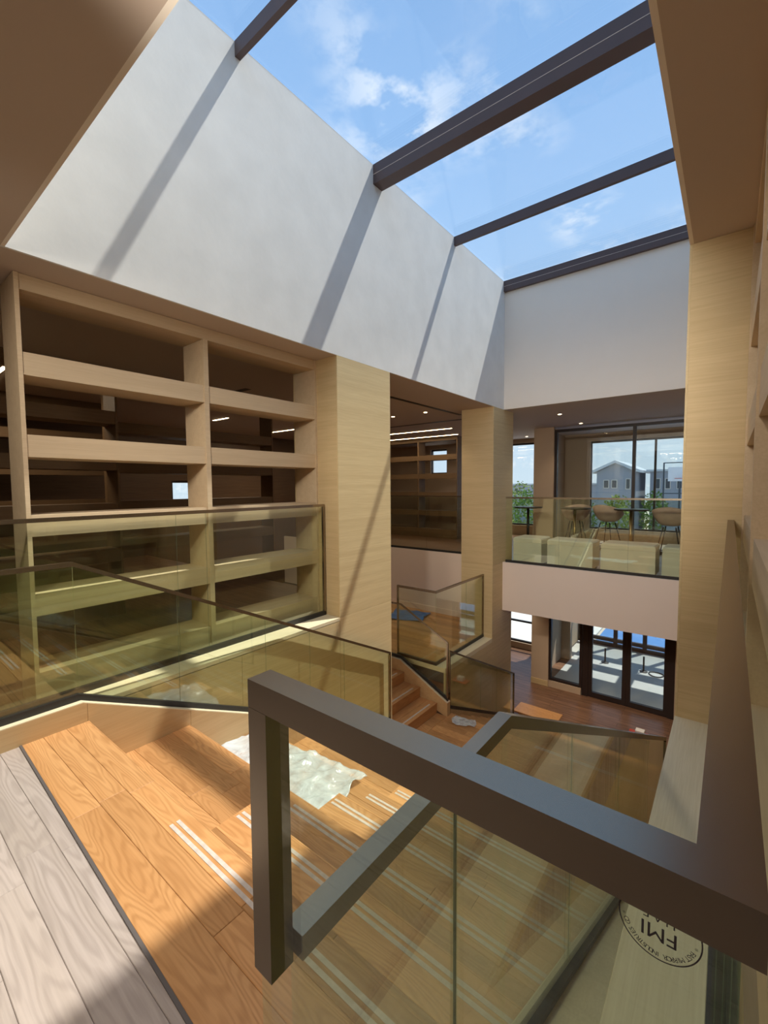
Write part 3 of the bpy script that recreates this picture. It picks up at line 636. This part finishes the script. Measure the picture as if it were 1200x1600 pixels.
# ================================================================== BOOKCASES
BANDS = [(2.29, 2.44), (1.745, 1.895), (1.204, 1.352), (0.654, 0.804), (0.0, 0.258)]
def bookcase(label, length, div, depth=0.35, SHELFW=SHELFW):
    """local: runs along +Y from 0, front face at X=0, body towards -X"""
    e_ = empty('open_bookcase', (0, 0, 0)); tag(e_, label, 'bookcase')
    sp = 0.026
    for y in (0, length - sp): box('side_panel', -depth, 0, y, y + sp, 0, ZC - 0.002, SHELFW, e_)
    box('divider', -depth, 0, div - 0.022, div + 0.022, 0, ZC - 0.107, SHELFW, e_)
    box('top_panel', -depth + 0.002, -0.008, sp, length - sp, ZC - 0.105, ZC - 0.003, SHELFW, e_)
    for z0, z1 in BANDS:
        for a, b_ in ((sp, div - 0.022), (div + 0.022, length - sp)):
            box('shelf', -depth + 0.002, -0.008, a + 0.0005, b_ - 0.0005, z0 + (0.001 if z0 == 0 else 0), z1, SHELFW, e_)
    return e_
bk = bookcase('tall open oak bookcase on the left behind the glass railing', 2.655, 1.325); bk.location = (-3.70, 0.80, 0)
b2 = bookcase('shade-toned open bookcase in the room directly behind the left bookcase', 2.655, 1.325, SHELFW=SHELFD); b2.location = (-5.75, -0.5, 0)
b3 = copy_tree(b2); b3['label'] = 'deeper shade-toned bookcase at the back of the library room'; b3.location = (-8.3, 0.4, 0)
b4 = copy_tree(b2); b4['label'] = 'shade-toned bookcase seen through the right bay of the left bookcase'; b4.location = (-6.6, 2.4, 0)
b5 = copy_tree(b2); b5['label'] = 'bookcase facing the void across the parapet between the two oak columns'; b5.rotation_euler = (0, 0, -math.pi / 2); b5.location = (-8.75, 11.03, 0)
b6 = bookcase('oak bookcase at the right edge of the picture beside the railing', 2.86, 1.36); b6.rotation_euler = (0, 0, math.pi); b6.location = (0.055, 3.235, 0)

# ================================================================== LIGHTS IN THE CEILING
def downlight(loc, label, power=18):
    e_ = empty('downlight', loc); tag(e_, label, 'downlight', 'small round ceiling downlights')
    v, f = lathe([(0.048, 0.0), (0.048, -0.006), (0.036, -0.008)], loc, 20); mesh('trim_ring', v, f, RIM, e_)
    v, f = lathe([(0.034, -0.0085), (0.034, -0.0105)], loc, 20); mesh('lamp', v, f, LAMP, e_)
    ld = bpy.data.lights.new('downlight_beam', 'SPOT'); ld.energy = power; ld.color = (1.0, 0.80, 0.58); ld.spot_size = math.radians(110); ld.spot_blend = 0.6; ld.shadow_soft_size = 0.04
    lo = bpy.data.objects.new('downlight_beam', ld); COL.objects.link(lo); lo.parent = e_; lo.location = (0, 0, -0.03)
for loc, lb in (((-2.724, 9.10, ZC), 'downlight nearest the far roof light wall above the bar tables'), ((-2.742, 10.75, ZC), 'downlight close to the upper glazed partition'), ((-4.69, 12.6, ZC), 'downlight beside the corridor window'),
                ((-4.64, 7.15, ZC), 'downlight above the side platform'), ((-5.43, 7.16, ZC), 'downlight half hidden by the sunlit column'), ((-9.2, 6.9, ZC), 'downlight deep in the library')):
    downlight(loc, lb)
for k_, (x, y) in enumerate(((-2.6, 9.6), (-1.2, 9.6), (-4.6, 10.6))):  # unseen lamps added to brighten the dark ground floor
    downlight((x, y, -0.86), ('added ground floor fill lamp above the wooden board', 'added ground floor fill lamp above the dolly', 'added ground floor fill lamp in the corridor')[k_], 45)
def strip_light(x0, x1, y, label, power=20, col=(1.0, 0.80, 0.56)):
    e_ = empty('strip_light', ((x0 + x1) / 2, y, ZC)); tag(e_, label, 'strip light', 'linear ceiling lights')
    box('housing', x0 - 0.01, x1 + 0.01, y - 0.03, y + 0.03, ZC - 0.012, ZC - 0.0005, RIM, e_)
    box('diffuser', x0, x1, y - 0.022, y + 0.022, ZC - 0.017, ZC - 0.0125, LAMP, e_)
    ld = bpy.data.lights.new('strip_light_beam', 'AREA'); ld.shape = 'RECTANGLE'; ld.size = x1 - x0; ld.size_y = 0.04; ld.energy = power; ld.color = col
    lo = bpy.data.objects.new('strip_light_beam', ld); COL.objects.link(lo); lo.parent = e_; lo.location = (0, 0, -0.03)
strip_light(-7.4, -5.4, 9.49, 'long lit strip on the ceiling in front of the far bookcase', 6)
strip_light(-8.75, -5.9, 10.7, 'thin lit strip directly above the far bookcase', 4)
strip_light(-7.6, -6.6, 1.31, 'lit strip left of the left bookcase', 10)
strip_light(-8.56, -8.03, 5.05, 'short lit strip seen in the right bay of the left bookcase', 10)
strip_light(-9.3, -8.25, 7.1, 'short lit strip deep in the library near the column', 10)
def spotlight(loc, aim, power, cone, label):  # out-of-view fill lamps, added only to lift the shaded surfaces
    e_ = empty('fill_spotlight', loc); tag(e_, label, 'spotlight', 'added fill lamps over the landing, out of view')
    d = (Vector(aim) - Vector(loc)).normalized(); P = Vector(loc)
    v, f = lathe([(0.05, 0.0), (0.05, -0.012), (0.015, -0.014), (0.012, -0.05)], loc, 18); mesh('mount', v, f, RIM, e_)
    c_ = P + Vector((0, 0, -0.085))
    v, f = tube([tuple(c_ - d * 0.05), tuple(c_ + d * 0.06)], 0.042, 18); mesh('lamp_head', v, f, RIM, e_)
    v, f = tube([tuple(c_ + d * 0.0605), tuple(c_ + d * 0.063)], 0.035, 18); mesh('lamp', v, f, LAMP, e_)
    ld = bpy.data.lights.new('fill_beam', 'SPOT'); ld.energy = power; ld.color = (1.0, 0.89, 0.76); ld.spot_size = math.radians(cone); ld.spot_blend = 1.0; ld.shadow_soft_size = 0.12
    lo = bpy.data.objects.new('fill_beam', ld); COL.objects.link(lo); lo.parent = e_; lo.location = Vector((0, 0, -0.085)) + d * 0.2; lo.rotation_euler = d.to_track_quat('-Z', 'Y').to_euler()
for loc, aim, pw_, cn_, lb_ in (((-2.2, -0.3, ZC), (-3.7, 1.9, 1.35), 50, 96, 'leftmost added fill lamp, aimed at the left bookcase'), ((-1.7, -0.3, ZC), (-3.5, 3.6, 0.4), 95, 74, 'added fill lamp aimed at the sunlit column'),
        ((-1.1, -0.3, ZC), (-2.0, 7.9, 1.1), 360, 60, 'added fill lamp aimed at the far slab edge'), ((-0.5, -0.3, ZC), (-0.1, 3.3, 0.4), 22, 80, 'rightmost added fill lamp, aimed at the right column'),
        ((-1.45, -0.3, ZC), (-0.95, 1.5, -0.5), 56, 74, 'added fill lamp aimed at the top of the terraced stair')):
    spotlight(loc, aim, pw_, cn_, lb_)
strip_light(-2.6, -1.0, -1.3, 'added fill strip over the landing behind the viewer', 16, (1.0, 0.92, 0.82))  # unseen strip added to brighten the shaded near floor
# recessed ceiling slots
struct(box('trim_4', -4.33, -4.25, 5.0, 7.9, ZC - 0.004, ZC - 0.0005, FRAME), 'dark slot diffuser running back along the ceiling', 'ceiling slot')
struct(box('trim_5', -7.6, -4.3, 8.38, 8.50, ZC - 0.004, ZC - 0.0005, FRAME), 'dark slot across the ceiling above the parapet', 'ceiling slot')
struct(box('trim_6', -6.4, -5.5, 3.75, 3.85, ZC - 0.004, ZC - 0.0005, FRAME), 'short dark ceiling slot in the library', 'ceiling slot')

# ================================================================== FURNITURE ON THE FAR UPPER FLOOR
for (a, b_), lb in zip(((-3.29, -2.75), (-2.64, -1.86), (-1.73, -0.92), (-0.83, -0.10)), ('leftmost cream bench block behind the far glass railing', 'second cream bench block behind the far glass railing', 'third cream bench block behind the far glass railing', 'rightmost cream bench block half hidden by the right column')):
    e_ = empty('bench_block', ((a + b_) / 2, 8.45, 0)); tag(e_, lb, 'bench', 'cream bench blocks')
    box('plinth', a + 0.03, b_ - 0.03, 8.24, 8.70, 0.0, 0.05, DARKTOP, e_)
    plank('body', a, b_, 8.2, 8.74, 0.05, 0.44, CREAM, e_, c=0.012)
    plank('cushion', a, b_, 8.2, 8.74, 0.441, 0.53, CREAM, e_, c=0.025)
def bar_table(x, y, label, r=0.30, h=1.06, post=BRASS):
    e_ = empty('bar_table', (x, y, 0)); tag(e_, label, 'table', 'bar tables')
    v, f = lathe([(0.21, 0), (0.21, 0.012), (0.05, 0.03), (0.03, 0.05)], (x, y, 0)); mesh('base', v, f, post, e_, True)
    v, f = tube([(x, y, 0.045), (x, y, h - 0.03)], 0.028, 14); mesh('post', v, f, post, e_, True)
    v, f = lathe([(r - 0.01, -0.03), (r, -0.025), (r, -0.004), (r - 0.005, 0)], (x, y, h), 32); mesh('table_top', v, f, DARKTOP, e_)
bar_table(-3.52, 9.6, 'dark topped bar table with dark post before the corridor window', post=BLACKM)
bar_table(-2.52, 9.55, 'bar table with brass post beside the leftmost beige stool')
bar_table(-1.50, 9.6, 'dark topped bar table with brass post between the beige stools')
def bar_stool():
    e_ = empty('bar_stool', (0, 0, 0)); tag(e_, 'stool', 'stool', 'beige shell bar stools')
    V, F = [], []; nr, na = 7, 28
    for i in range(nr + 1):
        q = i / nr
        for k in range(na):
            t = 2 * math.pi * k / na
            bk_ = (0.5 + 0.5 * math.cos(t)); hr = 0.09 + 0.27 * bk_ ** 1.4 + 0.05 * abs(math.sin(t)) ** 3
            r = (0.25 + 0.03 * abs(math.sin(t))) * (q ** 0.85) * (1 + 0.06 * q * bk_)
            V.append((r * math.sin(t) * 1.08, -r * math.cos(t), 0.75 + hr * q ** 3.2))
    for i in range(nr):
        for k in range(na): F.append((i * na + k, i * na + (k + 1) % na, (i + 1) * na + (k + 1) % na, (i + 1) * na + k))
    sh = mesh('shell_seat', V, F, SHELLF, e_, True); md = sh.modifiers.new('thick', 'SOLIDIFY'); md.thickness = 0.022; md.offset = -1
    for sx in (-1, 1):
        for sy in (-1, 1):
            v, f = tube([(0.10 * sx, 0.10 * sy, 0.735), (0.24 * sx, 0.23 * sy, 0.0)], [0.012, 0.008], 8); mesh('leg', v, f, BLACKM, e_, True)
    q = 0.205
    v, f = tube([(-q, -q, 0.25), (q, -q, 0.25), (q, q, 0.25), (-q, q, 0.25), (-q, -q + 0.01, 0.25)], 0.008, 8); mesh('footrest', v, f, BLACKM, e_)
    return e_
s0 = bar_stool(); s0['label'] = 'beige shell stool nearest the taupe pier'; s0.location = (-2.68, 10.25, 0); s0.rotation_euler.z = 0.5
for loc, rz, lb in (((-2.02, 10.18, 0), -0.35, 'beige shell stool in the middle, turned to the brass post table'), ((-0.86, 9.72, 0), -0.1, 'beige shell stool nearest the right column')):
    s_ = copy_tree(s0); s_.location = loc; s_.rotation_euler.z = rz; s_['label'] = lb

# ================================================================== THINGS LYING ABOUT
def sheet(name, label, cat, cx, cy, z, lx, ly, amp, mat, seed, rot=0.0, nx=44, ny=26, drop=None):
    rng = random.Random(seed); V, F = [], []
    hs = [(rng.uniform(3, 15), rng.uniform(0, 6.28), rng.uniform(0, 6.28), rng.uniform(0.3, 1)) for _ in range(12)]
    ca, sa = math.cos(rot), math.sin(rot)
    for i in range(nx + 1):
        for j in range(ny + 1):
            u_, v_ = i / nx - 0.5, j / ny - 0.5
            ex = 1 + 0.06 * math.sin(6 * v_ + seed) + 0.015 * math.sin(23 * v_); ey = 1 + 0.10 * math.sin(5 * u_ + seed * 2) + 0.02 * math.sin(17 * u_)
            a, b_ = u_ * lx * ex, v_ * ly * ey
            h = sum(w_ * (1 - abs(math.sin(f_ * (a * math.cos(d_) + b_ * math.sin(d_)) + p_))) ** 3 for f_, d_, p_, w_ in hs) / 3.2
            V.append((cx + a * ca - b_ * sa, cy + a * sa + b_ * ca, z + 0.004 + amp * h))
    for i in range(nx):
        for j in range(ny): F.append((i * (ny + 1) + j, (i + 1) * (ny + 1) + j, (i + 1) * (ny + 1) + j + 1, i * (ny + 1) + j + 1))
    o = mesh(name, V, F, mat, None, True); tag(o, label, cat)
    md = o.modifiers.new('thick', 'SOLIDIFY'); md.thickness = 0.0012
    return o
sheet('plastic_sheet', 'crumpled clear plastic sheet lying on a terrace of the sunlit stair', 'plastic sheet', -2.66, 2.075, -4 * RIS, 1.26, 0.50, 0.05, FILM, 3, 0.05, 70, 40)
sheet('plastic_sheet', 'small crumpled plastic sheet at the edge of the lower landing', 'plastic sheet', -2.97, 5.60, ZM, 0.34, 0.2, 0.05, FILM, 8, 0.4, 22, 16)
sheet('blue_plastic_sheet', 'blue plastic sheet on the side platform floor', 'plastic sheet', -5.45, 7.7, ZP, 0.8, 0.7, 0.05, BLUEF, 5, 0.3, 24, 20)
e_ = empty('wood_board', (-3.19, 9.4, ZG)); tag(e_, 'flat honey coloured wooden board raised on battens on the walnut floor', 'board')
plank('board_top', -3.65, -2.72, 9.17, 9.64, ZG + 0.09, ZG + 0.125, ORANGE, e_, c=0.003)
for x in (-3.5, -2.85): box('batten', x - 0.04, x + 0.04, 9.2, 9.6, ZG, ZG + 0.09, RISER, e_)
e_ = empty('hand_dolly', (-1.28, 9.85, ZG)); tag(e_, 'small red dolly with a white parcel near the double door', 'dolly')
plank('deck', -1.48, -1.08, 9.73, 9.97, ZG + 0.07, ZG + 0.10, REDP, e_, c=0.004)
plank('parcel', -1.36, -1.20, 9.78, 9.92, ZG + 0.1005, ZG + 0.19, WHITEP, e_, c=0.006)
for sx in (-1.43, -1.13):
    for sy in (9.76, 9.94):
        v, f = tube([(sx, sy - 0.012, ZG + 0.035), (sx, sy + 0.012, ZG + 0.035)], 0.035, 14); mesh('wheel', v, f, BLACKM, e_)
for x, y, lb in ((-2.69, 13.6, 'short black stand on the lobby floor, left one'), (-1.72, 13.55, 'short black stand on the lobby floor beside the coiled cable')):
    e_ = empty('floor_stand', (x, y, ZG)); tag(e_, lb, 'stand', 'black stands in the lobby')
    v, f = lathe([(0.10, 0), (0.10, 0.015), (0.03, 0.03)], (x, y, ZG)); mesh('base', v, f, BLACKM, e_)
    v, f = tube([(x, y, ZG + 0.028), (x, y, ZG + 0.42)], 0.022, 10); mesh('post', v, f, BLACKM, e_)
v, f = tube([(-1.42 + (0.17 + 0.01 * math.sin(t * 3)) * math.cos(t), 13.5 + (0.17 + 0.01 * math.sin(t * 3)) * math.sin(t), ZG + 0.014 + 0.004 * t / 6.28) for t in [6.28 * 2 * k / 48 for k in range(49)]], 0.012, 8)
tag(mesh('coiled_cable', v, f, BLACKM, None, True), 'black cable coiled in a ring on the lobby floor', 'cable')

# ================================================================== OUTSIDE
struct(box('ground', -90, 70, 15.3, 140, ZG - 0.5, ZG - 0.12, SAND), 'pale sandy ground outside', 'ground')
struct(box('ground_paving', -30, -3.5, YE + 0.2, 24, ZG - 0.5, ZG - 0.05, PAVE), 'sun bleached paving outside the corridor window', 'paving')
struct(box('ground_left', -60, X0 - 0.15, -30, YE + 0.2, ZG - 0.5, ZG - 0.1, SAND), 'pale ground beside the library', 'ground')
struct(box('sports_court', -3.4, 30, 15.4, 34, ZG - 0.12, ZG - 0.08, COURT), 'blue painted court outside the lobby', 'court')
def house(name, x0, x1, y0, y1, z1, label, gable=0, wins=(), roofm=BLDGR):
    e_ = empty(name, ((x0 + x1) / 2, y0, ZG - 0.12)); tag(e_, label, 'building')
    box('wall', x0, x1, y0, y1, ZG - 0.12, z1, BLDG, e_)
    if gable:
        xm = (x0 + x1) / 2
        prism_xz('roof', [(x0 - 0.4, z1 - 0.12), (xm, z1 + gable - 0.12), (x1 + 0.4, z1 - 0.12), (x1 + 0.4, z1 + 0.12), (xm, z1 + gable + 0.12), (x0 - 0.4, z1 + 0.12)][::-1], y0 - 0.5, y1 + 0.5, roofm, e_)
        mesh('gable', [(x0, y0, z1), (x1, y0, z1), (xm, y0, z1 + gable - 0.13), (x0, y0 + 0.2, z1), (x1, y0 + 0.2, z1), (xm, y0 + 0.2, z1 + gable - 0.13)], [(0, 1, 2), (5, 4, 3), (0, 3, 4, 1), (1, 4, 5, 2), (2, 5, 3, 0)], BLDG, e_)
    else:
        box('roof', x0 - 0.3, x1 + 0.3, y0 - 0.3, y1 + 0.3, z1, z1 + 0.18, roofm, e_)
    for a, b_, c_, d_ in wins:
        wn_ = box('window', a, b_, y0 - 0.06, y0 + 0.02, c_, d_, RIM, e_); box('pane', a + 0.06, b_ - 0.06, y0 - 0.075, y0 - 0.055, c_ + 0.06, d_ - 0.06, BLDGW, wn_)
    return e_
house('gabled_house', -10.2, -6.9, 46, 52, 2.75, 'pale gabled house seen through the upper window', 0.95, [(-9.6, -9.1, 1.2, 2.0), (-8.9, -8.4, 1.2, 2.0), (-7.7, -7.3, 1.1, 2.1)])
house('long_building', -6.0, 14, 48, 56, 2.75, 'long blue grey building right of the gabled house', 0, [(x, x + 0.45, 1.1, 2.1) for x in (-5.6, -4.8, -3.9, -2.6, -1.2, 0.4, 2.0)])
house('low_shed', -26, -10.6, 60, 66, 1.6, 'low pale building beyond the hedges', 0, [(x, x + 0.6, 0.2, 1.2) for x in (-24, -21, -18, -15)])
e_ = empty('basketball_hoop', (-2.9, 38, ZG - 0.12)); tag(e_, 'basketball backboard on a post in front of the long building', 'hoop')
v, f = tube([(-2.9, 38, ZG - 0.1), (-2.9, 38, 1.9), (-2.9, 37.3, 2.2)], 0.07, 10); mesh('post', v, f, BLDGW, e_)
box('backboard', -3.55, -2.25, 37.2, 37.28, 1.75, 2.75, WHITEP, e_)
v, f = tube([(-2.9 + 0.23 * math.cos(t), 36.9 + 0.23 * math.sin(t), 1.95) for t in [6.2832 * k / 20 for k in range(21)]], 0.02, 6); mesh('rim', v, f, REDP, e_)
fe = empty('mesh_fence', (-2.0, 40, ZG - 0.12)); tag(fe, 'tall dark post fence behind the hoop', 'fence')
for x in (-4.1, -2.2, -0.3, 1.6): box('post', x - 0.05, x + 0.05, 40, 40.1, ZG - 0.12, 3.2, BLDGW, fe)
for z in (0.8, 3.15): box('rail', -4.1, 1.6, 40.02, 40.08, z, z + 0.07, BLDGW, fe)
# shrubs and trees: many small leaf cards round branches
def shrub(x, y, z, h, rx, label, mat, seed, n=900):
    rng = random.Random(seed); e_ = empty('shrub', (x, y, z)); tag(e_, label, 'shrub', 'shrubs and trees outside')
    v, f = tube([(x, y, z), (x + 0.05, y, z + h * 0.5)], [0.09, 0.05], 8); mesh('stem', v, f, TRUNK, e_)
    V, F = [], []
    for _ in range(n):
        t = rng.uniform(0, 6.28); p = math.acos(rng.uniform(-1, 1)); r = rng.uniform(0.55, 1.0)
        c_ = Vector((x + rx * r * math.sin(p) * math.cos(t), y + rx * r * math.sin(p) * math.sin(t), z + h * 0.56 + h * 0.46 * r * math.cos(p)))
        a = Vector((rng.gauss(0, 1), rng.gauss(0, 1), rng.gauss(0, 1))).normalized(); b_ = a.cross(Vector((rng.gauss(0, 1), rng.gauss(0, 1), rng.gauss(0, 1)))).normalized()
        s_ = rng.uniform(0.09, 0.19); k = len(V)
        V += [tuple(c_ - a * s_), tuple(c_ + b_ * s_ * 0.5), tuple(c_ + a * s_), tuple(c_ - b_ * s_ * 0.5)]; F.append((k, k + 1, k + 2, k + 3))
    o = mesh('foliage', V, F, mat, e_); o['kind'] = 'stuff'
zg = ZG - 0.12
for i, (x, y, h, rx, lb, m) in enumerate(((-15.6, 40, 5.6, 2.0, 'tallest yellow green shrub in the corridor window', LEAF2), (-13.2, 36, 4.9, 1.8, 'green shrub right in the corridor window', LEAF), (-20.4, 42, 5.2, 2.1, 'green shrub left in the corridor window', LEAF),
        (-9.6, 38, 4.6, 1.4, 'green shrub before the gabled house', LEAF), (-6.9, 38, 4.5, 1.2, 'low green shrub between house and long building', LEAF2), (-4.9, 42, 4.7, 1.1, 'green shrub before the long building', LEAF))):
    shrub(x, y, zg, h, rx, lb, m, 40 + i)
